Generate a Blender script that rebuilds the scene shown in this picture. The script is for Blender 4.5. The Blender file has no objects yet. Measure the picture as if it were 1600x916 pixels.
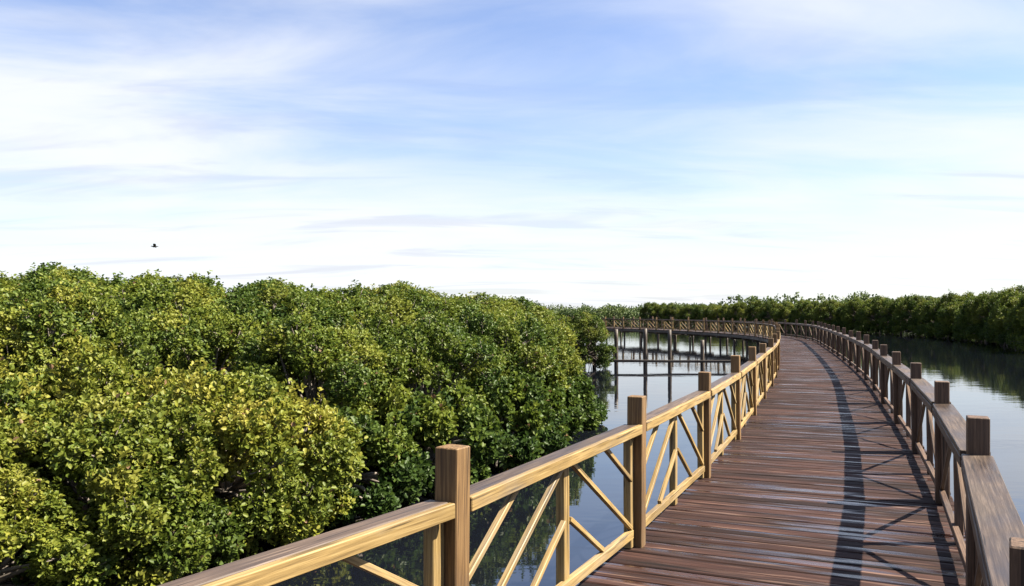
import bpy, bmesh, math, random
import numpy as np
from mathutils import Vector, Matrix

R = math.radians
random.seed(7)
scene = bpy.context.scene
col = scene.collection

# ------------------------------------------------------------------ camera, sky, sun, exposure
DECK = 1.13            # deck top above the water (water is z = 0)
EYE = DECK + 1.77
SUN_EL, SUN_AZ = 48.0, 0.0      # azimuth: degrees from +X towards +Y

cam_data = bpy.data.cameras.new('camera')
cam_data.sensor_width = 36.0
cam_data.lens = 29.25
cam_data.clip_start = 0.05
cam_data.clip_end = 6000
cam = bpy.data.objects.new('camera', cam_data)
cam.location = (0, 0, EYE)
cam.rotation_euler = (R(90 + 1.19), 0, 0)
col.objects.link(cam)
scene.camera = cam

world = bpy.data.worlds.new('World')
scene.world = world
world.use_nodes = True


def build_world():
    nt = world.node_tree
    nt.nodes.clear()
    N, L = nt.nodes.new, nt.links.new

    def math_(op, a, b=None, clamp=False):
        n = N('ShaderNodeMath'); n.operation = op; n.use_clamp = clamp
        for k, v in enumerate((a, b)):
            if v is None: continue
            if isinstance(v, (int, float)): n.inputs[k].default_value = v
            else: L(v, n.inputs[k])
        return n.outputs[0]
    out = N('ShaderNodeOutputWorld'); bg = N('ShaderNodeBackground')
    sky = N('ShaderNodeTexSky'); sky.sky_type = 'NISHITA'
    sky.sun_disc = False
    sky.sun_elevation = R(SUN_EL)
    sky.sun_rotation = R(90 - SUN_AZ)
    sky.air_density = 1.0; sky.dust_density = 0.6; sky.ozone_density = 3.0
    tc = N('ShaderNodeTexCoord')
    sep = N('ShaderNodeSeparateXYZ'); L(tc.outputs['Generated'], sep.inputs[0])
    z = math_('MAXIMUM', sep.outputs[2], 0.0)
    zz = math_('ADD', z, 0.12)
    # high thin cloud laid on a plane overhead
    cx = math_('DIVIDE', sep.outputs[0], zz); cy = math_('DIVIDE', sep.outputs[1], zz)
    comb = N('ShaderNodeCombineXYZ'); L(cx, comb.inputs[0]); L(cy, comb.inputs[1])

    def noise(scale, rotz, stretch, detail, dist, off):
        m = N('ShaderNodeMapping'); m.inputs['Rotation'].default_value = (0, 0, R(rotz))
        m.inputs['Scale'].default_value = (stretch, 1, 1); m.inputs['Location'].default_value = off
        L(comb.outputs[0], m.inputs['Vector'])
        n = N('ShaderNodeTexNoise'); n.inputs['Scale'].default_value = scale
        n.inputs['Detail'].default_value = detail; n.inputs['Roughness'].default_value = 0.55
        n.inputs['Distortion'].default_value = dist
        L(m.outputs[0], n.inputs['Vector'])
        return n.outputs['Fac']
    big = noise(0.42, 12, 0.6, 3, 0.3, (10.1, 5.3, 0))
    fine = noise(1.5, -8, 0.5, 8, 0.6, (2.0, 7.0, 0))
    mixn = math_('ADD', math_('MULTIPLY', big, 0.58), math_('MULTIPLY', fine, 0.42))
    mr = N('ShaderNodeMapRange'); mr.interpolation_type = 'SMOOTHSTEP'
    L(mixn, mr.inputs['Value'])
    mr.inputs['From Min'].default_value = 0.36; mr.inputs['From Max'].default_value = 0.64
    mr.inputs['To Min'].default_value = 0.0; mr.inputs['To Max'].default_value = 0.9
    cloud = mr.outputs[0]
    # bright milky air low down, the same all round the horizon
    hz = math_('POWER', 2.718, math_('MULTIPLY', math_('MULTIPLY', z, z), -38.0))
    hz = math_('MULTIPLY', hz, 0.66)
    inv = math_('MULTIPLY', math_('SUBTRACT', 1.0, cloud), math_('SUBTRACT', 1.0, hz))
    cover = math_('SUBTRACT', 1.0, inv, clamp=True)
    # grey streaks: thicker shreds of cloud low down
    shred = noise(2.1, 4, 0.3, 5, 0.8, (0.4, 3.0, 0))
    mr2 = N('ShaderNodeMapRange'); mr2.interpolation_type = 'SMOOTHSTEP'
    L(shred, mr2.inputs['Value'])
    mr2.inputs['From Min'].default_value = 0.50; mr2.inputs['From Max'].default_value = 0.66
    mr2.inputs['To Min'].default_value = 0.0; mr2.inputs['To Max'].default_value = 0.5
    cc = N('ShaderNodeMix'); cc.data_type = 'RGBA'
    L(mr2.outputs[0], cc.inputs['Factor'])
    cc.inputs['A'].default_value = (4.75, 4.85, 5.1, 1)
    cc.inputs['B'].default_value = (3.1, 3.25, 3.8, 1)
    mix = N('ShaderNodeMix'); mix.data_type = 'RGBA'
    hs = N('ShaderNodeHueSaturation'); hs.inputs['Saturation'].default_value = 1.05; hs.inputs['Value'].default_value = 1.0; hs.inputs['Hue'].default_value = 0.511
    L(sky.outputs[0], hs.inputs['Color'])
    L(cover, mix.inputs['Factor']); L(hs.outputs[0], mix.inputs['A']); L(cc.outputs['Result'], mix.inputs['B'])
    L(mix.outputs['Result'], bg.inputs['Color'])
    bg.inputs['Strength'].default_value = 0.05
    L(bg.outputs[0], out.inputs[0])


build_world()

sun_data = bpy.data.lights.new('sun', 'SUN')
sun_data.energy = 5.0
sun_data.angle = R(0.53)
sun_data.color = (1.0, 0.90, 0.74)
sun = bpy.data.objects.new('sun', sun_data)
to_sun = Vector((math.cos(R(SUN_EL)) * math.cos(R(SUN_AZ)), math.cos(R(SUN_EL)) * math.sin(R(SUN_AZ)), math.sin(R(SUN_EL))))
sun.rotation_euler = to_sun.to_track_quat('Z', 'Y').to_euler()
sun.location = to_sun * 60
col.objects.link(sun)

scene.view_settings.view_transform = 'Standard'
scene.view_settings.look = 'None'
scene.view_settings.gamma = 1.0
scene.view_settings.exposure = 2.1
scene.render.engine = 'CYCLES'
scene.cycles.max_bounces = 6
scene.cycles.diffuse_bounces = 3
scene.cycles.glossy_bounces = 3
scene.cycles.transmission_bounces = 3
scene.cycles.caustics_reflective = False
scene.cycles.caustics_refractive = False


# ------------------------------------------------------------------ helpers
def tag(o, label=None, cat=None, group=None, kind=None):
    if label: o['label'] = label
    if cat: o['category'] = cat
    if group: o['group'] = group
    if kind: o['kind'] = kind
    return o


def link(name, mesh, parent=None):
    o = bpy.data.objects.new(name, mesh)
    col.objects.link(o)
    if parent is not None: o.parent = parent
    return o


def empty(name, loc=(0, 0, 0)):
    o = bpy.data.objects.new(name, None)
    o.empty_display_size = 0.3
    o.location = loc
    col.objects.link(o)
    return o


def mesh_np(name, verts, faces, mat=None, smooth=False, tint=None):
    """verts (n,3), faces (m,k) arrays of one size k"""
    me = bpy.data.meshes.new(name)
    verts = np.asarray(verts, dtype=np.float32); faces = np.asarray(faces, dtype=np.int32)
    m, k = faces.shape
    me.vertices.add(len(verts)); me.vertices.foreach_set('co', verts.ravel())
    me.loops.add(m * k); me.loops.foreach_set('vertex_index', faces.ravel())
    me.polygons.add(m)
    me.polygons.foreach_set('loop_start', np.arange(0, m * k, k, dtype=np.int32))
    if smooth: me.polygons.foreach_set('use_smooth', np.ones(m, dtype=bool))
    if tint is not None:
        a = me.attributes.new('tint', 'FLOAT', 'FACE')
        a.data.foreach_set('value', np.asarray(tint, dtype=np.float32))
    me.update(calc_edges=True)
    me.validate()
    if mat: me.materials.append(mat)
    return me


BOXF = [(0, 1, 2, 3), (7, 6, 5, 4), (0, 4, 5, 1), (1, 5, 6, 2), (2, 6, 7, 3), (3, 7, 4, 0)]


def timber(L, W, H, bev=0.005, warp=0.0, rng=random):
    """a sawn length along local X, centred, with eased edges and slightly uneven sides"""
    nx = 3 if warp else 1
    xs = [-L / 2 + bev] + [(-L / 2 + L * k / (nx)) for k in range(1, nx)] + [L / 2 - bev]
    ring = [(-W / 2 + bev, -H / 2), (W / 2 - bev, -H / 2), (W / 2, -H / 2 + bev), (W / 2, H / 2 - bev),
            (W / 2 - bev, H / 2), (-W / 2 + bev, H / 2), (-W / 2, H / 2 - bev), (-W / 2, -H / 2 + bev)]
    vs, fs = [], []
    for x in xs:
        dy, dz = rng.uniform(-warp, warp), rng.uniform(-warp, warp) * 0.5
        vs += [(x, y + dy, z + dz) for (y, z) in ring]
    n = len(xs)
    for k in range(n - 1):
        for j in range(8):
            a, b = k * 8 + j, k * 8 + (j + 1) % 8
            fs.append((a, a + 8, b + 8, b))
    for e, x in ((0, -L / 2), (n - 1, L / 2)):
        base = len(vs)
        src = vs[e * 8:e * 8 + 8]
        cy = sum(v[1] for v in src) / 8; cz = sum(v[2] for v in src) / 8
        for v in src:
            vs.append((x, cy + (v[1] - cy) * (1 - 2 * bev / W), cz + (v[2] - cz) * (1 - 2 * bev / H)))
        for j in range(8):
            a, b = e * 8 + j, e * 8 + (j + 1) % 8
            c, d = base + (j + 1) % 8, base + j
            fs.append((a, b, c, d) if e == 0 else (d, c, b, a))
        f = tuple(range(base, base + 8))
        fs.append(tuple(f) if e == 0 else tuple(reversed(f)))
        if e == 0:
            fs[-1] = tuple(f)
    me = bpy.data.meshes.new('timber')
    me.from_pydata(vs, [], fs)
    bm = bmesh.new(); bm.from_mesh(me)
    bmesh.ops.recalc_face_normals(bm, faces=bm.faces)
    bm.to_mesh(me); bm.free()
    return me


def between(o, p, q, up=Vector((0, 0, 1))):
    """aim a timber's local X from p to q with local Z as near 'up' as may be"""
    p, q = Vector(p), Vector(q)
    x = (q - p).normalized()
    y = up.cross(x).normalized()
    z = x.cross(y)
    M = Matrix((x, y, z)).transposed().to_4x4()
    M.translation = (p + q) / 2
    o.matrix_world = M
    return o


# ------------------------------------------------------------------ materials
def new_mat(name):
    m = bpy.data.materials.new(name); m.use_nodes = True
    nt = m.node_tree
    return m, nt, nt.nodes['Principled BSDF']


def wood(name, dark, mid, light, rough=(0.45, 0.75), bump=0.25, stain=0.5, spec=0.3, vary=0.25, fleck=None, wet=False, grey=0.35, fine=95):
    m, nt, bs = new_mat(name)
    N, L = nt.nodes.new, nt.links.new
    tc = N('ShaderNodeTexCoord'); oi = N('ShaderNodeObjectInfo')
    add = N('ShaderNodeVectorMath'); add.operation = 'MULTIPLY_ADD'
    L(oi.outputs['Random'], add.inputs[0]); add.inputs[1].default_value = (37, 51, 23)
    L(tc.outputs['Object'], add.inputs[2])

    def noise(scale, stretch, detail=4, rough_=0.6):
        mp = N('ShaderNodeMapping'); mp.inputs['Scale'].default_value = stretch
        L(add.outputs[0], mp.inputs['Vector'])
        n = N('ShaderNodeTexNoise'); n.inputs['Scale'].default_value = scale
        n.inputs['Detail'].default_value = detail; n.inputs['Roughness'].default_value = rough_
        L(mp.outputs[0], n.inputs['Vector'])
        return n.outputs['Fac']
    grain = noise(fine, (0.03, 1, 1), 5)
    blot = noise(2.2, (0.5, 1.5, 1.5), 3)
    ramp = N('ShaderNodeValToRGB')
    e = ramp.color_ramp.elements
    e[0].position, e[0].color = 0.30, (*dark, 1)
    e[1].position, e[1].color = 0.72, (*light, 1)
    c = e.new(0.5); c.color = (*mid, 1)
    L(grain, ramp.inputs[0])
    # weather stains with a shape of their own
    mr = N('ShaderNodeMapRange'); L(blot, mr.inputs['Value'])
    mr.inputs['From Min'].default_value = 0.42; mr.inputs['From Max'].default_value = 0.66
    mr.inputs['To Min'].default_value = 0; mr.inputs['To Max'].default_value = stain
    mx = N('ShaderNodeMix'); mx.data_type = 'RGBA'
    L(mr.outputs[0], mx.inputs['Factor']); L(ramp.outputs[0], mx.inputs['A'])
    mx.inputs['B'].default_value = (dark[0] * 0.7, dark[1] * 0.7, dark[2] * 0.75, 1)
    last = mx.outputs['Result']
    if fleck:
        fn = noise(5, (0.25, 4, 4), 2)
        fr = N('ShaderNodeMapRange'); L(fn, fr.inputs['Value'])
        fr.inputs['From Min'].default_value = 0.60; fr.inputs['From Max'].default_value = 0.72
        fr.inputs['To Max'].default_value = 0.8
        m2 = N('ShaderNodeMix'); m2.data_type = 'RGBA'
        L(fr.outputs[0], m2.inputs['Factor']); L(last, m2.inputs['A']); m2.inputs['B'].default_value = (*fleck, 1)
        last = m2.outputs['Result']
    # drying cracks along the grain, knots and grey weathering
    crack = noise(fine * 0.4, (0.03, 1, 1), 3, 0.5)
    cr = N('ShaderNodeMapRange'); L(crack, cr.inputs['Value'])
    cr.inputs['From Min'].default_value = 0.635; cr.inputs['From Max'].default_value = 0.665; cr.inputs['To Max'].default_value = 0.85
    m3 = N('ShaderNodeMix'); m3.data_type = 'RGBA'
    L(cr.outputs[0], m3.inputs['Factor']); L(last, m3.inputs['A']); m3.inputs['B'].default_value = (dark[0] * .35, dark[1] * .35, dark[2] * .35, 1)
    vo = N('ShaderNodeTexVoronoi'); vo.inputs['Scale'].default_value = 3.2
    vm = N('ShaderNodeMapping'); vm.inputs['Scale'].default_value = (0.7, 2.4, 2.4); L(add.outputs[0], vm.inputs['Vector']); L(vm.outputs[0], vo.inputs['Vector'])
    kn = N('ShaderNodeMapRange'); L(vo.outputs['Distance'], kn.inputs['Value'])
    kn.inputs['From Min'].default_value = 0.045; kn.inputs['From Max'].default_value = 0.075
    kn.inputs['To Min'].default_value = 0.8; kn.inputs['To Max'].default_value = 0.0
    m4 = N('ShaderNodeMix'); m4.data_type = 'RGBA'
    L(kn.outputs[0], m4.inputs['Factor']); L(m3.outputs['Result'], m4.inputs['A']); m4.inputs['B'].default_value = (dark[0] * .5, dark[1] * .45, dark[2] * .4, 1)
    gn = noise(3.5, (0.4, 1, 1), 5, 0.65)
    gr = N('ShaderNodeMapRange'); L(gn, gr.inputs['Value'])
    gr.inputs['From Min'].default_value = 0.48; gr.inputs['From Max'].default_value = 0.7; gr.inputs['To Max'].default_value = grey
    lum = (mid[0] + mid[1] + mid[2]) / 3
    m5 = N('ShaderNodeMix'); m5.data_type = 'RGBA'
    L(gr.outputs[0], m5.inputs['Factor']); L(m4.outputs['Result'], m5.inputs['A']); m5.inputs['B'].default_value = (lum * 1.02, lum * .95, lum * .9, 1)
    last = m5.outputs['Result']
    hsv = N('ShaderNodeHueSaturation'); L(last, hsv.inputs['Color'])
    vr = N('ShaderNodeMapRange'); L(oi.outputs['Random'], vr.inputs['Value'])
    vr.inputs['To Min'].default_value = 1 - vary; vr.inputs['To Max'].default_value = 1 + vary
    L(vr.outputs[0], hsv.inputs['Value'])
    L(hsv.outputs[0], bs.inputs['Base Color'])
    rr = N('ShaderNodeMapRange'); L(blot, rr.inputs['Value'])
    rr.inputs['From Min'].default_value = 0.35; rr.inputs['From Max'].default_value = 0.65
    rr.inputs['To Min'].default_value = rough[1]; rr.inputs['To Max'].default_value = rough[0]
    bs.inputs['Specular IOR Level'].default_value = spec
    if wet:                                   # damp, foot-polished patches along some boards
        wn = noise(1.5, (0.45, 5, 5), 3, 0.55)
        wm = N('ShaderNodeMapRange'); L(wn, wm.inputs['Value'])
        wm.inputs['From Min'].default_value = 0.54; wm.inputs['From Max'].default_value = 0.63
        a = N('ShaderNodeMapRange'); L(wm.outputs[0], a.inputs['Value']); a.inputs['To Min'].default_value = rough[1]; a.inputs['To Max'].default_value = rough[0]
        b = N('ShaderNodeMapRange'); L(wm.outputs[0], b.inputs['Value']); b.inputs['To Min'].default_value = spec; b.inputs['To Max'].default_value = 0.75
        L(a.outputs[0], bs.inputs['Roughness']); L(b.outputs[0], bs.inputs['Specular IOR Level'])
    else:
        L(rr.outputs[0], bs.inputs['Roughness'])
    bp = N('ShaderNodeBump'); bp.inputs['Strength'].default_value = bump; bp.inputs['Distance'].default_value = 0.01
    L(grain, bp.inputs['Height']); L(bp.outputs[0], bs.inputs['Normal'])
    return m


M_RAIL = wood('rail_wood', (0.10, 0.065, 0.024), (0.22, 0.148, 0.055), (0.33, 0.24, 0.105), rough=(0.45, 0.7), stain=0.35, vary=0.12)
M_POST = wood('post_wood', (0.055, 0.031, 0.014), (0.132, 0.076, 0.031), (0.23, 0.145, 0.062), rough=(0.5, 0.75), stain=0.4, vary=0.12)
M_BROWN = wood('dark_brown_rail_wood', (0.03, 0.018, 0.012), (0.075, 0.045, 0.029), (0.14, 0.09, 0.06), rough=(0.5, 0.75), stain=0.5, vary=0.2)
M_CAP = wood('weathered_cap_wood', (0.028, 0.019, 0.015), (0.055, 0.038, 0.028), (0.12, 0.088, 0.066), rough=(0.35, 0.65), stain=0.5, vary=0.2)
M_DECK = wood('deck_wood', (0.009, 0.004, 0.0034), (0.025, 0.0112, 0.0088), (0.053, 0.0255, 0.019), rough=(0.11, 0.75), bump=0.4, stain=0.6, spec=0.13, vary=0.5,
              fleck=(0.10, 0.062, 0.048), wet=True, grey=0.2, fine=42)
M_PILE = wood('wet_pile_wood', (0.03, 0.024, 0.02), (0.06, 0.047, 0.038), (0.10, 0.08, 0.065), stain=0.6, vary=0.2)


def leaf_material(name, stops, trans=0.35, rough=0.5, vary=0.18):
    m, nt, bs = new_mat(name)
    N, L = nt.nodes.new, nt.links.new
    at = N('ShaderNodeAttribute'); at.attribute_name = 'tint'
    ramp = N('ShaderNodeValToRGB'); e = ramp.color_ramp.elements
    for k, (p, c) in enumerate(stops):
        el = e[0] if k == 0 else (e[1] if k == 1 else e.new(p))
        el.position = p; el.color = (*c, 1)
    L(at.outputs['Fac'], ramp.inputs[0])
    oi = N('ShaderNodeObjectInfo')
    hs = N('ShaderNodeHueSaturation'); L(ramp.outputs[0], hs.inputs['Color'])
    v = N('ShaderNodeMapRange'); L(oi.outputs['Random'], v.inputs['Value'])
    v.inputs['To Min'].default_value = 1 - vary; v.inputs['To Max'].default_value = 1 + vary
    h = N('ShaderNodeMapRange'); L(oi.outputs['Random'], h.inputs['Value'])
    h.inputs['To Min'].default_value = 0.512; h.inputs['To Max'].default_value = 0.488
    L(v.outputs[0], hs.inputs['Value']); L(h.outputs[0], hs.inputs['Hue'])
    L(hs.outputs[0], bs.inputs['Base Color'])
    bs.inputs['Roughness'].default_value = rough
    bs.inputs['Specular IOR Level'].default_value = 0.2
    tr = N('ShaderNodeBsdfTranslucent'); L(hs.outputs[0], tr.inputs['Color'])
    mx = N('ShaderNodeMixShader'); mx.inputs[0].default_value = trans
    L(bs.outputs[0], mx.inputs[1]); L(tr.outputs[0], mx.inputs[2])
    L(mx.outputs[0], nt.nodes['Material Output'].inputs[0])
    return m


M_LEAF = leaf_material('mangrove_leaf', [(0.0, (0.035, 0.065, 0.014)), (0.35, (0.066, 0.102, 0.016)), (0.7, (0.118, 0.15, 0.020)), (0.90, (0.165, 0.175, 0.030)), (0.97, (0.15, 0.09, 0.05))], trans=0.33)
M_LEAF_Y = leaf_material('yellow_green_mangrove_leaf', [(0.0, (0.05, 0.075, 0.014)), (0.3, (0.092, 0.125, 0.018)), (0.65, (0.165, 0.18, 0.024)), (0.87, (0.225, 0.215, 0.038)), (0.95, (0.20, 0.12, 0.07))], trans=0.33)  # yellow-green leaf colour of the low near bushes
M_LEAF_FAR = leaf_material('far_mangrove_leaf', [(0.0, (0.03, 0.055, 0.02)), (0.5, (0.06, 0.095, 0.03)), (1.0, (0.115, 0.14, 0.045))], trans=0.25, rough=0.5)
M_BARK, _nt, _b = new_mat('mangrove_bark')
_b.inputs['Base Color'].default_value = (0.10, 0.08, 0.065, 1); _b.inputs['Roughness'].default_value = 0.85
_n = _nt.nodes.new('ShaderNodeTexNoise'); _n.inputs['Scale'].default_value = 14
_r = _nt.nodes.new('ShaderNodeValToRGB')
_r.color_ramp.elements[0].color = (0.05, 0.04, 0.033, 1); _r.color_ramp.elements[1].color = (0.24, 0.21, 0.18, 1)
_nt.links.new(_n.outputs['Fac'], _r.inputs[0]); _nt.links.new(_r.outputs[0], _b.inputs['Base Color'])

M_MUD, _nt, _b = new_mat('mud')
_b.inputs['Roughness'].default_value = 0.55
_n = _nt.nodes.new('ShaderNodeTexNoise'); _n.inputs['Scale'].default_value = 3; _n.inputs['Detail'].default_value = 8
_r = _nt.nodes.new('ShaderNodeValToRGB')
_r.color_ramp.elements[0].color = (0.028, 0.024, 0.02, 1); _r.color_ramp.elements[1].color = (0.085, 0.07, 0.055, 1)
_nt.links.new(_n.outputs['Fac'], _r.inputs[0]); _nt.links.new(_r.outputs[0], _b.inputs['Base Color'])
_bp = _nt.nodes.new('ShaderNodeBump'); _bp.inputs['Distance'].default_value = 0.05
_nt.links.new(_n.outputs['Fac'], _bp.inputs['Height']); _nt.links.new(_bp.outputs[0], _b.inputs['Normal'])

M_WATER, _nt, _b = new_mat('estuary_water')
_b.inputs['Base Color'].default_value = (0.004, 0.005, 0.008, 1)
_b.inputs['Roughness'].default_value = 0.03
_b.inputs['IOR'].default_value = 2.1
_tc = _nt.nodes.new('ShaderNodeTexCoord')


def _wn(scale, sx, det):
    mp = _nt.nodes.new('ShaderNodeMapping'); mp.inputs['Scale'].default_value = (sx, 1, 1)
    mp.inputs['Rotation'].default_value = (0, 0, R(15))
    _nt.links.new(_tc.outputs['Object'], mp.inputs['Vector'])
    n = _nt.nodes.new('ShaderNodeTexNoise'); n.inputs['Scale'].default_value = scale; n.inputs['Detail'].default_value = det
    _nt.links.new(mp.outputs[0], n.inputs['Vector'])
    return n.outputs['Fac']


_a1, _a2 = _wn(1.6, 0.5, 3), _wn(0.18, 0.7, 2)
_ad = _nt.nodes.new('ShaderNodeMath'); _ad.operation = 'MULTIPLY_ADD'
_nt.links.new(_a2, _ad.inputs[0]); _ad.inputs[1].default_value = 3.0; _nt.links.new(_a1, _ad.inputs[2])
_bp = _nt.nodes.new('ShaderNodeBump'); _bp.inputs['Strength'].default_value = 0.14; _bp.inputs['Distance'].default_value = 0.026
_nt.links.new(_ad.outputs[0], _bp.inputs['Height']); _nt.links.new(_bp.outputs[0], _b.inputs['Normal'])

# ------------------------------------------------------------------ water and banks
me = bpy.data.meshes.new('water')
S = 3000
me.from_pydata([(-S, -S, 0), (S, -S, 0), (S, S, 0), (-S, S, 0)], [], [(0, 1, 2, 3)])
me.materials.append(M_WATER)
tag(link('water', me), kind='structure')


def bank(name, outline, z_top, seed):
    """a low mud island: a domed sheet over the outline that dips under the water at its rim"""
    rng = np.random.default_rng(seed)
    n = len(outline)
    P = np.array(outline, float)
    # resample
    Q = []
    for k in range(n):
        a, b = P[k], P[(k + 1) % n]
        m = max(2, int(np.linalg.norm(b - a) / 1.0))
        for t in range(m):
            Q.append(a + (b - a) * t / m)
    Q = np.array(Q); c = Q.mean(0)
    Q += rng.normal(0, 0.18, Q.shape)
    vs = []; rings = [(1.0, -0.25), (0.985, 0.0), (0.96, z_top * 0.6), (0.8, z_top), (0.4, z_top * 1.2)]
    for f, z in rings:
        for q in Q:
            p = c + (q - c) * f
            vs.append((p[0], p[1], z + rng.uniform(-0.02, 0.02)))
    m = len(Q); fs = []
    for r in range(len(rings) - 1):
        for j in range(m):
            fs.append((r * m + j, r * m + (j + 1) % m, (r + 1) * m + (j + 1) % m, (r + 1) * m + j))
    vs.append((c[0], c[1], z_top * 1.2)); b = (len(rings) - 1) * m
    for j in range(m): fs.append((b + j, b + (j + 1) % m, len(vs) - 1))
    me = bpy.data.meshes.new(name); me.from_pydata(vs, [], fs)
    for p in me.polygons: p.use_smooth = True
    me.materials.append(M_MUD)
    return tag(link(name, me), kind='structure')


bank('mud_bank', [(1.2, 21.7), (0.0, 18.6), (-1.0, 15.4), (-2.6, 12.9), (-3.0, 11.2), (-3.9, 8.4), (-6.0, 7.2), (-10, 6.0), (-30, 5.0), (-60, 20), (-60, 70), (-10, 75), (0.5, 60), (2.8, 44), (1.6, 30)], 0.10, 1)
bank('mud_bank', [(46, 58), (54, 90), (52, 113), (50, 132), (37, 172), (0, 215), (-40, 230), (-150, 260), (-150, 420), (420, 420), (260, 160), (120, 58)], 0.06, 2)

# ------------------------------------------------------------------ the line of the boardwalk (its left railing)
CTRL = [(-7.6, -7.6), (-5.2, -4.0), (-3.4, -1.2), (-1.79, 1.36), (-0.276, 3.78), (0.88, 6.2), (2.09, 8.98), (3.4, 12.3), (4.95, 16.5), (6.95, 22), (9.75, 30.5), (12.9, 40.6),
        (15.5, 49.5), (16.7, 58), (16.1, 66), (14.0, 74), (10.4, 82), (5.0, 89), (-2, 95), (-11, 99)]


def spline(P, step=0.05):
    P = [np.array(p, float) for p in P]
    out = []
    for k in range(1, len(P) - 2):
        p0, p1, p2, p3 = P[k - 1], P[k], P[k + 1], P[k + 2]
        n = max(4, int(np.linalg.norm(p2 - p1) / step))
        for t in np.arange(n) / n:
            out.append(0.5 * ((2 * p1) + (-p0 + p2) * t + (2 * p0 - 5 * p1 + 4 * p2 - p3) * t * t + (-p0 + 3 * p1 - 3 * p2 + p3) * t ** 3))
    return np.array(out)


C_ = spline(CTRL)
d = np.gradient(C_, axis=0)
ker = np.ones(41) / 41                       # ease the headings a little
C_s = np.stack([np.convolve(np.pad(C_[:, k], 20, mode='edge'), ker, 'valid') for k in (0, 1)], 1)
C_[25:-25] = C_s[25:-25]
SEG = np.linalg.norm(np.diff(C_, axis=0), axis=1); ARC = np.concatenate([[0], np.cumsum(SEG)])
WIDTH = 2.22


def left_at(s):
    return Vector((float(np.interp(s, ARC, C_[:, 0])), float(np.interp(s, ARC, C_[:, 1]))))


def heading(s):
    a, b = left_at(max(s - 0.6, 0)), left_at(min(s + 0.6, ARC[-1]))
    return (b - a).normalized()


def at(s, off):
    """point at arc length s, off metres to the right of the left railing"""
    h = heading(s); p = left_at(s)
    return p + Vector((h.y, -h.x)) * off


S_POST1 = float(ARC[np.argmin(np.linalg.norm(C_ - np.array([-0.276, 3.78]), axis=1))])
PITCH = 2.80
N_BACK = int(S_POST1 // PITCH)
BENTS = [S_POST1 + PITCH * k for k in range(-N_BACK, 200) if S_POST1 + PITCH * k < ARC[-1] - 0.2]

# ------------------------------------------------------------------ boardwalk: planks, stringers, cross beams, piles
walk = empty('boardwalk', (at(S_POST1, WIDTH / 2).x, at(S_POST1, WIDTH / 2).y, 0))
tag(walk, 'long curving timber boardwalk of dark reddish brown planks raised on piles over water', 'boardwalk')
bpy.context.view_layer.update()
W0 = Matrix.Translation(walk.location)


def under(o, parent, mw):
    o.parent = parent
    o.matrix_parent_inverse = Matrix.Identity(4)
    o.matrix_basis = Matrix.Translation(-Vector(parent.location)) @ mw
    return o


def member(name, mesh, parent, p, q, up=Vector((0, 0, 1))):
    o = link(name, mesh)
    p, q = Vector(p), Vector(q)
    x = (q - p).normalized(); y = up.cross(x).normalized(); z = x.cross(y)
    M = Matrix((x, y, z)).transposed().to_4x4(); M.translation = (p + q) / 2
    return under(o, parent, M)


PW, PG, PT = 0.148, 0.009, 0.042
plank_meshes = []
for k in range(10):
    me = timber(WIDTH + 0.20 + random.uniform(-0.05, 0.05), PW + random.uniform(-0.004, 0.003), PT, bev=0.007, warp=0.003)
    me.name = 'plank'; me.materials.append(M_DECK); plank_meshes.append(me)
rngp = random.Random(11)
s = 0.3; first = S_POST1 - 3.2; count = 0
rest_v, rest_f = [], []
while s < ARC[-1] - 0.2:
    h = heading(s); c = at(s, WIDTH / 2 + rngp.uniform(-0.02, 0.02))
    x = Vector((h.y, -h.x, 0))
    yaw = rngp.gauss(0, 0.0016); roll = rngp.gauss(0, 0.013)
    if rngp.random() < 0.10: roll += rngp.choice((-1, 1)) * 0.03
    M = Matrix.Translation((c.x, c.y, DECK - PT / 2 + rngp.gauss(0, 0.0022))) @ Matrix.Rotation(math.atan2(x.y, x.x) + yaw, 4, 'Z') @ Matrix.Rotation(roll, 4, 'X')
    me = rngp.choice(plank_meshes)
    if s >= first and count < 300:
        o = link('plank', me); under(o, walk, M); count += 1
        if rngp.random() < 0.5:
            o.matrix_basis = o.matrix_basis @ Matrix.Rotation(math.pi, 4, 'Z')
    else:
        base = len(rest_v)
        rest_v += [tuple(M @ v.co - Vector(walk.location)) for v in me.vertices]
        rest_f += [tuple(base + i for i in p.vertices) for p in me.polygons]
    s += PW + PG
me = bpy.data.meshes.new('far_planks'); me.from_pydata(rest_v, [], rest_f); me.materials.append(M_DECK)
o = link('far_planks', me, walk); o['kind'] = 'stuff'

m_cross = timber(WIDTH + 0.34, 0.11, 0.16, bev=0.008); m_cross.materials.append(M_PILE)
for s in BENTS:
    a, b = at(s, -0.17), at(s, WIDTH + 0.17)
    z = DECK - PT - 0.20 - 0.08 - 0.003
    member('cross_beam', m_cross, walk, (a.x, a.y, z), (b.x, b.y, z))
for off in (-0.03, WIDTH / 2, WIDTH + 0.03):
    for k in range(len(BENTS) - 1):
        a, b = at(BENTS[k], off), at(BENTS[k + 1], off)
        Lk = (b - a).length
        me = timber(Lk - 0.004, 0.07, 0.195, bev=0.006); me.materials.append(M_PILE)
        z = DECK - PT - 0.1005 - 0.004
        member('stringer', me, walk, (a.x, a.y, z), (b.x, b.y, z))


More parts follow.
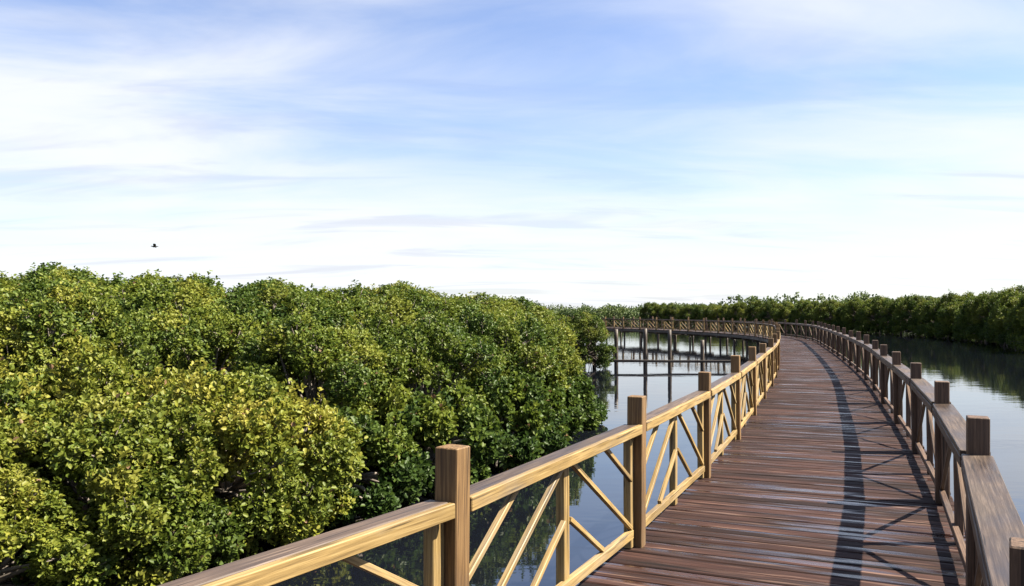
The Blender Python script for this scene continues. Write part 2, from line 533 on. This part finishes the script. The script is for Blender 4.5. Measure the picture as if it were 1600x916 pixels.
def pile_mesh(rad, top, bot, seed):
    rng = random.Random(seed); vs, fs = [], []
    lev = 6; n = 9
    for k in range(lev + 1):
        z = bot + (top - bot) * k / lev; r = rad * (1.06 - 0.1 * k / lev)
        ox, oy = rng.uniform(-.008, .008), rng.uniform(-.008, .008)
        for j in range(n):
            a = 2 * math.pi * j / n; rr = r * (1 + rng.uniform(-.05, .05))
            vs.append((ox + rr * math.cos(a), oy + rr * math.sin(a), z))
    for k in range(lev):
        for j in range(n):
            fs.append((k * n + j, k * n + (j + 1) % n, (k + 1) * n + (j + 1) % n, (k + 1) * n + j))
    fs.append(tuple(lev * n + j for j in range(n)))
    me = bpy.data.meshes.new('pile'); me.from_pydata(vs, [], fs)
    for p in me.polygons[:-1]: p.use_smooth = True
    me.materials.append(M_PILE)
    return me


piles = [pile_mesh(0.085, DECK - PT - 0.37, -0.8, k) for k in range(4)]
for i, s in enumerate(BENTS):
    for off in (0.16, WIDTH - 0.16):
        a = at(s, off)
        o = link('pile', random.choice(piles))
        under(o, walk, Matrix.Translation((a.x, a.y, 0)) @ Matrix.Rotation(random.uniform(0, 6), 4, 'Z'))

# ------------------------------------------------------------------ the two railings
RAIL_H, POST_H = 0.92, 1.14
PO = 0.118                                     # post width


def shared(cache, key, fn):
    if key not in cache: cache[key] = fn()
    return cache[key]


def railing(off, side, label, bents):
    """side: +1 when the deck lies to the right of this railing, -1 when it lies to the left"""
    p0 = at(S_POST1, off)
    root = empty('railing', (p0.x, p0.y, DECK))
    tag(root, label, 'railing', 'railings of the boardwalk')
    rng = random.Random(5 if side > 0 else 6)
    M_LONG, M_UP = (M_RAIL, M_POST) if side > 0 else (M_BROWN, M_BROWN)      # the open water side gets a darker brown wood
    post_m = []
    for k in range(5):
        me = timber(POST_H + 0.34, PO, PO, bev=0.0045, warp=0.002, rng=rng); me.name = 'post'; me.materials.append(M_UP); post_m.append(me)
    stile_m = []
    for k in range(4):
        me = timber(RAIL_H - 0.052, 0.058, 0.082, bev=0.004, warp=0.0015, rng=rng); me.name = 'stile'; me.materials.append(M_LONG); stile_m.append(me)

    def P(s, z, o=0.0):
        q = at(s, off + o * side)
        return Vector((q.x, q.y, DECK + z))
    for i, s in enumerate(bents):
        h = heading(s); lat = Vector((h.y, -h.x, 0)) * side
        lean = rng.gauss(0, 0.011), rng.gauss(0, 0.011)
        dz = rng.gauss(0, 0.018)
        a = P(s, -0.34 + dz); b = P(s, POST_H + dz) + Vector((lean[0], lean[1], 0))
        member('post', rng.choice(post_m), root, a, b, up=lat)
        if i + 1 >= len(bents): continue
        s2 = bents[i + 1]; mid = (s + s2) / 2
        e = PO / 2 + 0.003                     # where the panel meets the post
        sa, sb = s + e, s2 - e
        # straight chord from post to post
        A, B = P(s, 0), P(s2, 0); dirv = (B - A).normalized(); A2, B2 = A + dirv * e, B - dirv * e
        lat2 = Vector((dirv.y, -dirv.x, 0)) * side
        Z = Vector((0, 0, 1)); Ln = (B2 - A2).length

        def Q(t, z, o=0.0): return A2 + dirv * (t * Ln) + Z * z + lat2 * o
        j = lambda: rng.uniform(-0.004, 0.004)
        # cap: flat weathered board; face rail: pale board on edge under it, towards the deck
        me = timber(Ln - 0.006, 0.104 if side > 0 else 0.165, 0.032, bev=0.004, warp=0.002, rng=rng); me.materials.append(M_CAP)
        jz = j()
        member('cap_rail', me, root, Q(0, RAIL_H - 0.019 + jz, -0.014 if side > 0 else -0.008), Q(1, RAIL_H - 0.019 + jz, -0.014 if side > 0 else -0.008))
        zf = RAIL_H - 0.038 if side > 0 else RAIL_H - 0.076
        me = timber(Ln - 0.006, 0.034, 0.068, bev=0.004, warp=0.0015, rng=rng); me.materials.append(M_LONG)
        member('top_rail', me, root, Q(0, zf, 0.060), Q(1, zf, 0.060))
        me = timber(Ln - 0.14, 0.045, 0.062, bev=0.004, warp=0.0015, rng=rng); me.materials.append(M_LONG)
        member('bottom_rail', me, root, Q(0.07 / Ln, 0.115 + j(), 0.006), Q(1 - 0.07 / Ln, 0.115 + j(), 0.006))
        st = 0.031 / Ln
        zs0, zs1 = 0.004, RAIL_H - 0.046
        for t in (st, 0.5, 1 - st):
            member('stile', rng.choice(stile_m), root, Q(t, zs0, -0.022), Q(t, zs1, -0.022), up=dirv)
        # braces: in each half one from corner to corner and two short ones beside it
        zb, zt = 0.152, RAIL_H - 0.06
        zm = (zb + zt) / 2
        g = 0.064 / Ln
        hL, hM0, hM1, hR = g, 0.5 - 0.032 / Ln, 0.5 + 0.032 / Ln, 1 - g
        lines = [(hL, zb, hM0, zt), (hL, zm, (hL + hM0) / 2, zt), ((hL + hM0) / 2, zb, hM0, zm),
                 (hM1, zt, hR, zb), ((hM1 + hR) / 2, zt, hR, zm), (hM1, zm, (hM1 + hR) / 2, zb)]
        if side < 0: lines = [lines[0], lines[3]]
        for (t0, z0, t1, z1) in lines:
            pa, pb = Q(t0, z0, 0.004 + j() * 0.5), Q(t1, z1, 0.004 + j() * 0.5)
            dd = (pb - pa).normalized() * 0.012
            pa, pb = pa + dd, pb - dd
            me = timber((pb - pa).length, 0.032, 0.032, bev=0.003, warp=0.0015, rng=rng); me.materials.append(M_LONG)
            member('brace', me, root, pa, pb)
    return root


_ss = np.arange(S_POST1 - 4, S_POST1 + 8, 0.02)
S_R = float(min(_ss, key=lambda q: (at(q, WIDTH) - Vector((2.8, 5.02))).length))
BENTS_R = [S_R + PITCH * 1.02 * k for k in range(-20, 200) if 0.3 < S_R + PITCH * 1.02 * k < ARC[-1] - 0.2]
railing(0.0, 1, 'sunlit pale timber railing with chevron braces on the mangrove side of the boardwalk', BENTS)
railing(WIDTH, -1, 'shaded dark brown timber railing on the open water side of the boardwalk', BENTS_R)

# ------------------------------------------------------------------ mangroves
LEAF_K = np.array([[0, 0, 0], [0.32, 0.34, 0.10], [0.72, 0.32, 0.08], [1.0, 0, -0.03], [0.72, -0.32, 0.08], [0.32, -0.34, 0.10]])  # folded along the midrib


def leaves_from(tips, axes, per, size, rng, tint0):
    """rosettes of folded leaves at twig tips; returns verts, tri faces, tint per face"""
    n = len(tips)
    T = np.repeat(tips, per, 0); A = np.repeat(axes, per, 0); t0 = np.repeat(tint0, per)
    m = len(T)
    rnd = rng.normal(size=(m, 3))
    side = np.cross(A, rnd); side /= np.linalg.norm(side, axis=1, keepdims=True) + 1e-9
    spread = rng.uniform(0.45, 1.35, (m, 1))
    D = A * np.cos(spread) + side * np.sin(spread)
    Wv = np.cross(D, A + 0.25 * rng.normal(size=(m, 3))); Wv /= np.linalg.norm(Wv, axis=1, keepdims=True) + 1e-9
    Nv = np.cross(Wv, D)
    Ls = size * rng.uniform(0.65, 1.3, (m, 1)); base = T - A * (rng.random((m, 1)) * size * 2.6) + D * Ls * 0.15 + rng.normal(0, size * 0.22, (m, 3))
    V = np.empty((m, 6, 3))
    for k in range(6):
        a, b, c = LEAF_K[k]
        V[:, k] = base + Ls * (a * D + b * 0.95 * Wv + c * 2.2 * Nv)
    idx = np.arange(m)[:, None] * 6
    F = np.concatenate([idx + np.array([[0, 3, 2, 1]]), idx + np.array([[0, 5, 4, 3]])], 1).reshape(-1, 4)
    tint = np.clip(t0 + rng.normal(0, 0.075, m), 0, 0.82)
    old = rng.random(m) < 0.006
    tint[old] = 1.0
    return V.reshape(-1, 3), F, np.repeat(tint, 2)


def lobes_for(rng, Rx, H, n, low):
    """many small boughs: a ragged dome on top and a skirt that hangs to the water"""
    L = []
    for k in range(n):
        a = 2 * math.pi * k * 0.618 + rng.uniform(-.5, .5); q = math.sqrt((k + 0.5) / n)
        r = Rx * 0.86 * q * rng.uniform(0.85, 1.1)
        top = H * (1 - 0.32 * q ** 2.6) * rng.uniform(0.84, 1.04)
        rad = Rx * rng.uniform(0.12, 0.27)
        L.append((r * math.cos(a), r * math.sin(a), top - rad * 0.9, rad, rad * rng.uniform(0.8, 1.25)))
    m = int(n * 1.15)
    for k in range(m):
        a = 2 * math.pi * (k / m) + rng.uniform(-.3, .3)
        r = Rx * rng.uniform(0.62, 1.0); rad = Rx * rng.uniform(0.13, 0.25)
        L.append((r * math.cos(a), r * math.sin(a), max(H * rng.uniform(low, 0.55) * (0.5 if k % 3 == 0 else 1), rad * 0.7 + 0.08), rad, rad * rng.uniform(0.8, 1.1)))
    return np.array(L)


def crown_mesh(name, seed, Rx, H, nl, tips_n, per, size, mat, low=0.2, base_tint=0.5):
    rng = np.random.default_rng(seed)
    Lb = lobes_for(rng, Rx, H, nl, low)
    w = Lb[:, 3] ** 2; pick = rng.choice(len(Lb), size=int(tips_n * 2.2), p=w / w.sum())
    dirs = rng.normal(size=(len(pick), 3)); dirs[:, 2] = dirs[:, 2] * 0.9 + 0.25
    dirs /= np.linalg.norm(dirs, axis=1, keepdims=True)
    depth = 1 - np.abs(rng.normal(0, 0.11, len(pick))) ** 1.0
    bump = 1 + 0.16 * np.sin(dirs[:, 0] * 9 + pick * 1.7) * np.sin(dirs[:, 1] * 8 + pick) * np.sin(dirs[:, 2] * 7 + pick * .6)
    rr = np.stack([Lb[pick, 3], Lb[pick, 3], Lb[pick, 4]], 1)
    tips = Lb[pick, :3] + dirs * rr * (depth * bump)[:, None]
    # drop the tips buried well inside another lobe
    keep = np.ones(len(tips), bool)
    for k in range(len(Lb)):
        q = (tips - Lb[k, :3]) / np.array([Lb[k, 3], Lb[k, 3], Lb[k, 4]])
        keep &= ~(((q ** 2).sum(1) < 0.55) & (pick != k) & (rng.random(len(tips)) < 0.9))
    keep &= tips[:, 2] > 0.10
    tips, dirs, pick = tips[keep][:tips_n], dirs[keep][:tips_n], pick[keep][:tips_n]
    # sprigs that stand out of the top
    ns = int(tips_n * 0.08)
    up = rng.choice(len(tips), ns)
    tips[up] += np.stack([rng.normal(0, .05, ns), rng.normal(0, .05, ns), rng.uniform(0.05, 0.30, ns) * (dirs[up, 2] > 0.1)], 1)
    ax = dirs * 0.7 + np.array([0, 0, 0.55]) + rng.normal(0, 0.28, dirs.shape)
    ax /= np.linalg.norm(ax, axis=1, keepdims=True)
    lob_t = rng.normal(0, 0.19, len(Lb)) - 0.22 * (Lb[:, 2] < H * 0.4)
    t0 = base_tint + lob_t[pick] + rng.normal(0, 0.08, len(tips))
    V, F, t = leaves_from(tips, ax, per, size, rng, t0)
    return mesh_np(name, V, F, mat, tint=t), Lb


def tube(points, radii, n=6):
    vs, fs = [], []
    pts = [Vector(p) for p in points]
    for k, p in enumerate(pts):
        d = (pts[min(k + 1, len(pts) - 1)] - pts[max(k - 1, 0)]).normalized()
        a = d.cross(Vector((0.31, 0.95, 0.05))).normalized(); b = d.cross(a)
        for j in range(n):
            t = 2 * math.pi * j / n
            vs.append(tuple(p + (a * math.cos(t) + b * math.sin(t)) * radii[k]))
    for k in range(len(pts) - 1):
        for j in range(n):
            fs.append((k * n + j, k * n + (j + 1) % n, (k + 1) * n + (j + 1) % n, (k + 1) * n + j))
    return vs, fs


def trunk_mesh(name, seed, Lb, H):
    rng = random.Random(seed)
    V, F = [], []

    def put(v, f):
        b = len(V); V.extend(v); F.extend(tuple(b + i for i in q) for q in f)
    fork = Vector((rng.uniform(-.1, .1), rng.uniform(-.1, .1), H * 0.24))
    put(*tube([(0, 0, -0.3), (0.02, 0.01, H * 0.1), fork], [0.11, 0.09, 0.08], 8))
    for L in Lb:
        e = Vector((L[0], L[1], L[2])); m = fork.lerp(e, 0.5) + Vector((rng.uniform(-.15, .15), rng.uniform(-.15, .15), 0.12))
        put(*tube([fork, fork.lerp(m, .5) + Vector((rng.uniform(-.06, .06), rng.uniform(-.06, .06), .02)), m, e], [0.05, 0.04, 0.03, 0.012], 5))
        for q in range(3):
            u = Vector((rng.uniform(-1, 1), rng.uniform(-1, 1), rng.uniform(-.2, 1))).normalized() * L[3] * rng.choice((0.8, 0.85, 0.9, 1.1))
            put(*tube([e.lerp(m, .25), e + u * .5, e + u], [0.014, 0.010, 0.005], 4))
    for q in range(11):                       # arching prop roots
        a = 2 * math.pi * q / 11 + rng.uniform(-.2, .2); r = H * rng.uniform(0.18, 0.42); z0 = H * rng.uniform(0.10, 0.24)
        c = Vector((math.cos(a), math.sin(a), 0))
        put(*tube([Vector((0, 0, z0)), c * r * 0.35 + Vector((0, 0, z0 * 1.05)), c * r * 0.8 + Vector((0, 0, z0 * 0.6)), c * r + Vector((0, 0, -0.3))], [0.035, 0.032, 0.028, 0.024], 5))
    me = bpy.data.meshes.new(name); me.from_pydata(V, [], F)
    for p in me.polygons: p.use_smooth = True
    me.materials.append(M_BARK)
    return me


# crown kinds: (unit radius, height)
KINDS = {}
for k in range(3):      # low bushes close to the railing, leaf by leaf
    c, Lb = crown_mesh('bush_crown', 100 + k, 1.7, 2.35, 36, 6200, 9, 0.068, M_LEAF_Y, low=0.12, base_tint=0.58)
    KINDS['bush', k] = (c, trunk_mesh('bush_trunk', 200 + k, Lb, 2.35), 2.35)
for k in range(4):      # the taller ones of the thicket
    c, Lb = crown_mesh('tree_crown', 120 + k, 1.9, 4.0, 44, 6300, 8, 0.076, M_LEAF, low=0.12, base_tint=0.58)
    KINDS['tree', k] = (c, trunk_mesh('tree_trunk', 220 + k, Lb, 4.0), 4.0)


for k in range(2):      # low dark shrubs at the water's edge
    c, Lb = crown_mesh('shrub_crown', 140 + k, 1.25, 1.6, 18, 2400, 9, 0.09, M_LEAF, low=0.10, base_tint=0.36)
    KINDS['shrub', k] = (c, trunk_mesh('shrub_trunk', 240 + k, Lb, 1.6), 1.6)


def skyline(x, y):
    """height at which a canopy standing at x, y just reaches the thicket's skyline"""
    px = 800 + 1300 * x / y
    return (EYE + y * float(np.interp(px, [0, 250, 310, 620, 700, 780, 850, 950], [0.054, 0.052, 0.040, 0.035, 0.026, 0.017, 0.007, 0.003]))) / 1.05


def mangrove(x, y, h, kind, var, label, group, rot=None, wide=1.0):
    c, t, H = KINDS[kind, var]
    root = empty('mangrove_' + kind, (x, y, 0))
    f = h / H
    root.scale = (f ** 0.6 * wide, f ** 0.6 * wide, f)
    root.rotation_euler.z = rngm.uniform(0, 6.28) if rot is None else rot
    link('crown', c, root); link('trunk', t, root)
    tag(root, label, 'mangrove', group)
    return root


rngm = random.Random(21)
# --- near bushes, lower left
G1 = 'low yellow-green bushes nearest the railing'
near = [(-3.75, 10.9, 2.1, 'low yellow-green mangrove bush nearest the first tall railing post'),
        (-4.5, 9.2, 1.9, 'low leafy mangrove bush just behind the top rail at the bottom of the photo'),
        (-5.6, 11.3, 2.35, 'rounded yellow-green mangrove bush in the middle of the lower left thicket'),
        (-6.3, 8.6, 2.0, 'dense mangrove bush filling the bottom left corner of the photo'),
        (-7.6, 10.6, 2.5, 'bright yellow-green mangrove bush at the left edge above the corner bush'),
        (-8.2, 8.4, 2.2, 'mangrove bush cut off by the left edge of the photo near the bottom'),
        (-9.9, 11.0, 2.6, 'mangrove bush behind the left edge, next to the bright yellow-green one')]
near += [(-5.0, 7.7, 1.35, 'smallest leafy mangrove bush low behind the top rail, left of the bottom centre')]
for i, (x, y, h, lab) in enumerate(near):
    mangrove(x, y, h, 'bush', i % 3, lab, G1)
# --- front row of the thicket, from the water end to the left edge
G2 = 'mangroves in the front row of the thicket'
front = [(0.3, 21.0, 2.8, 'rounded green mangrove at the water end of the thicket, beside the second railing post'),
         (-0.6, 18.2, 2.85, 'green mangrove second from the water end of the thicket, in its front row'),
         (-1.75, 15.7, 2.9, 'mangrove with dark lower branches above the first tall railing post'),
         (-3.3, 14.1, 2.85, 'dark shaded mangrove in the gap right behind the nearest yellow-green bush'),
         (-5.6, 14.8, 3.3, 'green mangrove behind the rounded yellow-green bush, third in the front row from the left'),
         (-8.0, 14.6, 3.55, 'green mangrove above the bright yellow-green bush, second in the front row from the left'),
         (-10.6, 14.3, 3.7, 'green mangrove standing at the left edge of the photo behind the low bushes')]
for i, (x, y, h, lab) in enumerate(front):
    mangrove(x, y, min(h, skyline(x, y) - 0.25), 'tree', i % 4, lab, G2)
# --- second row
G3 = 'mangroves in the second row of the thicket'
second = [(0.05, 24.8, 3.05, 'mangrove directly behind the rounded one at the water end of the thicket'),
          (-1.4, 22.5, 3.25, 'mangrove of the second row, second from the water end'),
          (-3.4, 20.3, 3.5, 'mangrove of the second row, third from the water end'),
          (-5.4, 18.4, 3.7, 'mangrove of the second row, fourth from the water end'),
          (-7.8, 17.8, 3.9, 'mangrove of the second row, third from the left edge'),
          (-10.2, 17.6, 4.25, 'tall mangrove of the second row under the highest hump of the skyline'),
          (-12.8, 17.4, 4.1, 'mangrove of the second row at the left edge')]
for i, (x, y, h, lab) in enumerate(second):
    mangrove(x, y, skyline(x, y) - 0.1, 'tree', (i + 2) % 4, lab, G3, wide=1.2)
# --- the closed canopy behind them
G4 = 'mangroves deep in the closed canopy'
LAB4 = 'green mangrove deep in the closed canopy, only its top showing behind the first two rows'
deep = [(-0.2, 28.2, 3.1), (-1.6, 26.2, 3.35), (-4.0, 24.0, 3.75), (-6.4, 22.2, 4.0), (-9.0, 21.5, 4.3), (-11.8, 21.2, 4.5), (-14.6, 21.0, 4.55),
        (-0.1, 32.5, 3.15), (-1.6, 31.0, 3.4), (-4.6, 29.0, 3.8), (-7.8, 27.4, 4.2), (-11.0, 26.5, 4.5), (-14.2, 26.2, 4.75), (-17.5, 26.0, 4.8),
        (0.3, 37.5, 3.2), (-2.2, 37.0, 3.4), (-6.0, 35.5, 3.8), (-10.0, 34.5, 4.4), (-14.0, 34.0, 4.7), (-18.5, 33.5, 4.9), (-22.5, 33.0, 4.9),
        (-1.0, 44.5, 3.3), (-6.5, 44.0, 3.7), (-12.5, 43.0, 4.4), (-18.5, 42.5, 4.8), (-25.0, 42.0, 5.0)]
deep += [(-2.9, 28.3, 0), (-6.2, 25.9, 0), (-9.6, 24.4, 0), (-13.0, 23.6, 0), (-8.0, 31.5, 0), (-12.2, 30.4, 0), (-16.0, 29.8, 0), (-4.2, 33.2, 0)]
for i, (x, y, h) in enumerate(deep):
    mangrove(x + rngm.uniform(-.3, .3), y + rngm.uniform(-.3, .3), skyline(x, y) * rngm.uniform(0.96, 1.03), 'tree', rngm.randrange(4), LAB4, G4, wide=1.4 if y > 30 else 1.3)
G6 = 'dark low shrubs at the water edge'
for i, (x, y, h, lab) in enumerate([
        (-2.55, 12.3, 1.45, 'low dark shrub at the water edge beside the nearest yellow-green bush'),
        (-1.35, 13.9, 1.6, 'low dark shrub at the water edge left of the first tall railing post'),
        (-0.35, 16.1, 1.65, 'low dark shrub at the water edge right of the first tall railing post'),
        (0.3, 18.5, 1.65, 'low dark shrub at the water edge, second from the water end'),
        (0.95, 21.2, 1.65, 'low dark shrub at the water end of the thicket')]):
    mangrove(x, y, h, 'shrub', i % 2, lab, G6)
# --- the dark tree that stands out over the water, and its neighbours
mangrove(3.6, 41.5, 2.75, 'tree', 1, 'dark grey-green mangrove leaning over the water beside the old mooring posts', 'mangroves at the far end of the thicket', wide=0.95)
mangrove(1.6, 47.0, 3.1, 'tree', 2, 'mangrove behind the dark grey-green one at the far end of the thicket', 'mangroves at the far end of the thicket', wide=1.2)

# --- right-hand bank: a shaded front row, each a tree of its own
G5 = 'mangroves along the far open-water bank'
LAB5 = 'dark shaded mangrove in the front row along the far bank on the open water side'
EDGE = [(36.0, 56), (41.5, 70), (46.5, 89), (46.0, 110), (44.0, 130), (36, 155), (26, 178)]
E = np.array(EDGE, float); el = np.concatenate([[0], np.cumsum(np.linalg.norm(np.diff(E, axis=0), axis=1))])
sE = 0.0; i = 0
while sE < el[-1]:
    x, y = np.interp(sE, el, E[:, 0]), np.interp(sE, el, E[:, 1])
    lab, h = LAB5, rngm.uniform(4.1, 4.9)
    if i == 0: lab, h = 'tall mangrove on the far bank at the right edge of the photo', 5.2
    if i == 1: lab, h = 'mangrove on the far bank next to the tall one at the right edge', 5.0
    mangrove(x + 1.2 + rngm.uniform(-.5, .5), y + rngm.uniform(-.6, .6), h, 'tree', rngm.randrange(4), lab, G5, wide=1.15)
    sE += 3.4 if sE < 60 else 4.4; i += 1


# --- the far belt: one closed mass of canopy out to the skyline
def belt():
    rng = np.random.default_rng(77)
    Vs, Fs, Ts = [], [], []; nb = 0
    spots = []
    P = np.array(EDGE + [(8, 205), (-30, 225), (-90, 245), (-150, 260)], float)
    L = np.concatenate([[0], np.cumsum(np.linalg.norm(np.diff(P, axis=0), axis=1))])
    for row, (back, step) in enumerate([(5, 4.2), (10, 4.6), (16, 5.5), (24, 6.5), (36, 8), (55, 10)]):
        s = rng.uniform(0, 3)
        while s < L[-1]:
            x, y = np.interp(s, L, P[:, 0]), np.interp(s, L, P[:, 1])
            k = min(np.searchsorted(L, s, side='right'), len(P) - 1); d = P[k] - P[k - 1]; d /= np.linalg.norm(d)
            nx, ny = d[1], -d[0]
            if nx * x + ny * y < 0: nx, ny = -nx, -ny
            if s > el[-1] or row > 0 or True:
                spots.append((x + nx * back + rng.normal(0, .8), y + ny * back + rng.normal(0, .8), row, s))
            s += step * rng.uniform(0.85, 1.15)
    # fill the front where no single trees stand
    s = el[-1]
    while s < L[-1]:
        spots.append((np.interp(s, L, P[:, 0]), np.interp(s, L, P[:, 1]), 0, s)); s += 4.2
    for (x, y, row, s) in spots:
        dist = math.hypot(x, y)
        H = rng.uniform(4.0, 5.3) * (1.0 if s < el[-1] * 0.8 else 0.80) + row * 0.08 + 0.7 * math.sin(s * 0.045 + row) * math.sin(s * 0.11 + 2 * row) + (0.8 if rng.random() < 0.04 else 0)
        Rx = rng.uniform(2.4, 3.4) * (1 + row * 0.12)
        n = int(480 if dist < 130 else 300)
        size = 0.30 if dist < 130 else 0.42
        Lb = lobes_for(rng, Rx, H, 14, 0.2)
        pick = rng.integers(0, len(Lb), n)
        dr = rng.normal(size=(n, 3)); dr[:, 2] = np.abs(dr[:, 2]) * 0.8 + 0.1 * dr[:, 0]; dr /= np.linalg.norm(dr, axis=1, keepdims=True)
        tips = Lb[pick, :3] + dr * np.stack([Lb[pick, 3]] * 2 + [Lb[pick, 4]], 1) * rng.uniform(.8, 1.08, (n, 1)) + np.array([x, y, 0])
        ax = dr * .7 + np.array([0, 0, .5]) + rng.normal(0, .3, dr.shape); ax /= np.linalg.norm(ax, axis=1, keepdims=True)
        t0 = np.full(n, 0.45) + rng.normal(0, .12) + rng.normal(0, .06, n)
        V, F, t = leaves_from(tips, ax, 2, size, rng, t0)
        Vs.append(V); Fs.append(F + nb); Ts.append(t); nb += len(V)
    me = mesh_np('far_mangrove_forest', np.concatenate(Vs), np.concatenate(Fs), M_LEAF_FAR, tint=np.concatenate(Ts))
    o = link('far_mangrove_forest', me)
    tag(o, 'low closed belt of distant mangrove forest along the skyline', 'forest', kind='stuff')


belt()

# ------------------------------------------------------------------ old mooring posts standing in the water
moor = empty('mooring_frame', (6.8, 42.0, 0))
tag(moor, 'old dark timber posts joined by a low beam standing in the water beside the thicket', 'mooring posts')
for k, (px, top) in enumerate([(4.15, 1.55), (5.25, 1.95), (6.72, 1.98), (7.95, 1.92), (9.6, 1.4)]):
    o = link('post', pile_mesh(0.10, top, -0.8, 40 + k)); under(o, moor, Matrix.Translation((px, 42.0 + random.uniform(-.03, .03), 0)))
me = timber(7.4, 0.10, 0.13, bev=0.012, warp=0.02); me.materials.append(M_PILE)
member('beam', me, moor, (4.0, 41.84, 0.36), (11.4, 41.84, 0.33))

# ------------------------------------------------------------------ a bird over the canopy
bird = empty('bird', (-12.9, 30.0, EYE + 2.3))
tag(bird, 'small dark bird flying above the mangrove skyline', 'bird')
M_BIRD, _nt, _b = new_mat('dark_feathers'); _b.inputs['Base Color'].default_value = (0.04, 0.04, 0.04, 1); _b.inputs['Roughness'].default_value = 0.8
bv, bf = tube([(-.17, 0, .0), (-.13, 0, .015), (-.05, 0, .0), (.05, 0, -.005), (.11, 0, .01), (.15, 0, .02), (.185, 0, .012)], [.006, .018, .036, .042, .026, .022, .004], 8)
me = bpy.data.meshes.new('body'); me.from_pydata(bv, [], bf); me.materials.append(M_BIRD)
for p in me.polygons: p.use_smooth = True
link('body', me, bird)
for sgn in (1, -1):
    wv = []
    for (u, w0, w1, zz) in [(0.02, .06, -.06, .01), (.10, .075, -.06, .07), (.19, .06, -.055, .09), (.27, .02, -.05, .06), (.33, -.03, -.05, .03)]:
        wv += [(w0, sgn * u, zz), (w1, sgn * u, zz - .008), (w0 * .6 + w1 * .4, sgn * u, zz + .012)]
    wf = []
    for k in range(4):
        a = k * 3
        for (p, q) in ((0, 2), (2, 1), (1, 0)): wf.append((a + p, a + q, a + 3 + q, a + 3 + p))
    me = bpy.data.meshes.new('wing'); me.from_pydata(wv, [], wf); me.materials.append(M_BIRD)
    link('wing', me, bird)
bird.scale = (0.75, 0.75, 0.75)
bird.rotation_euler = (R(12), 0, R(200))
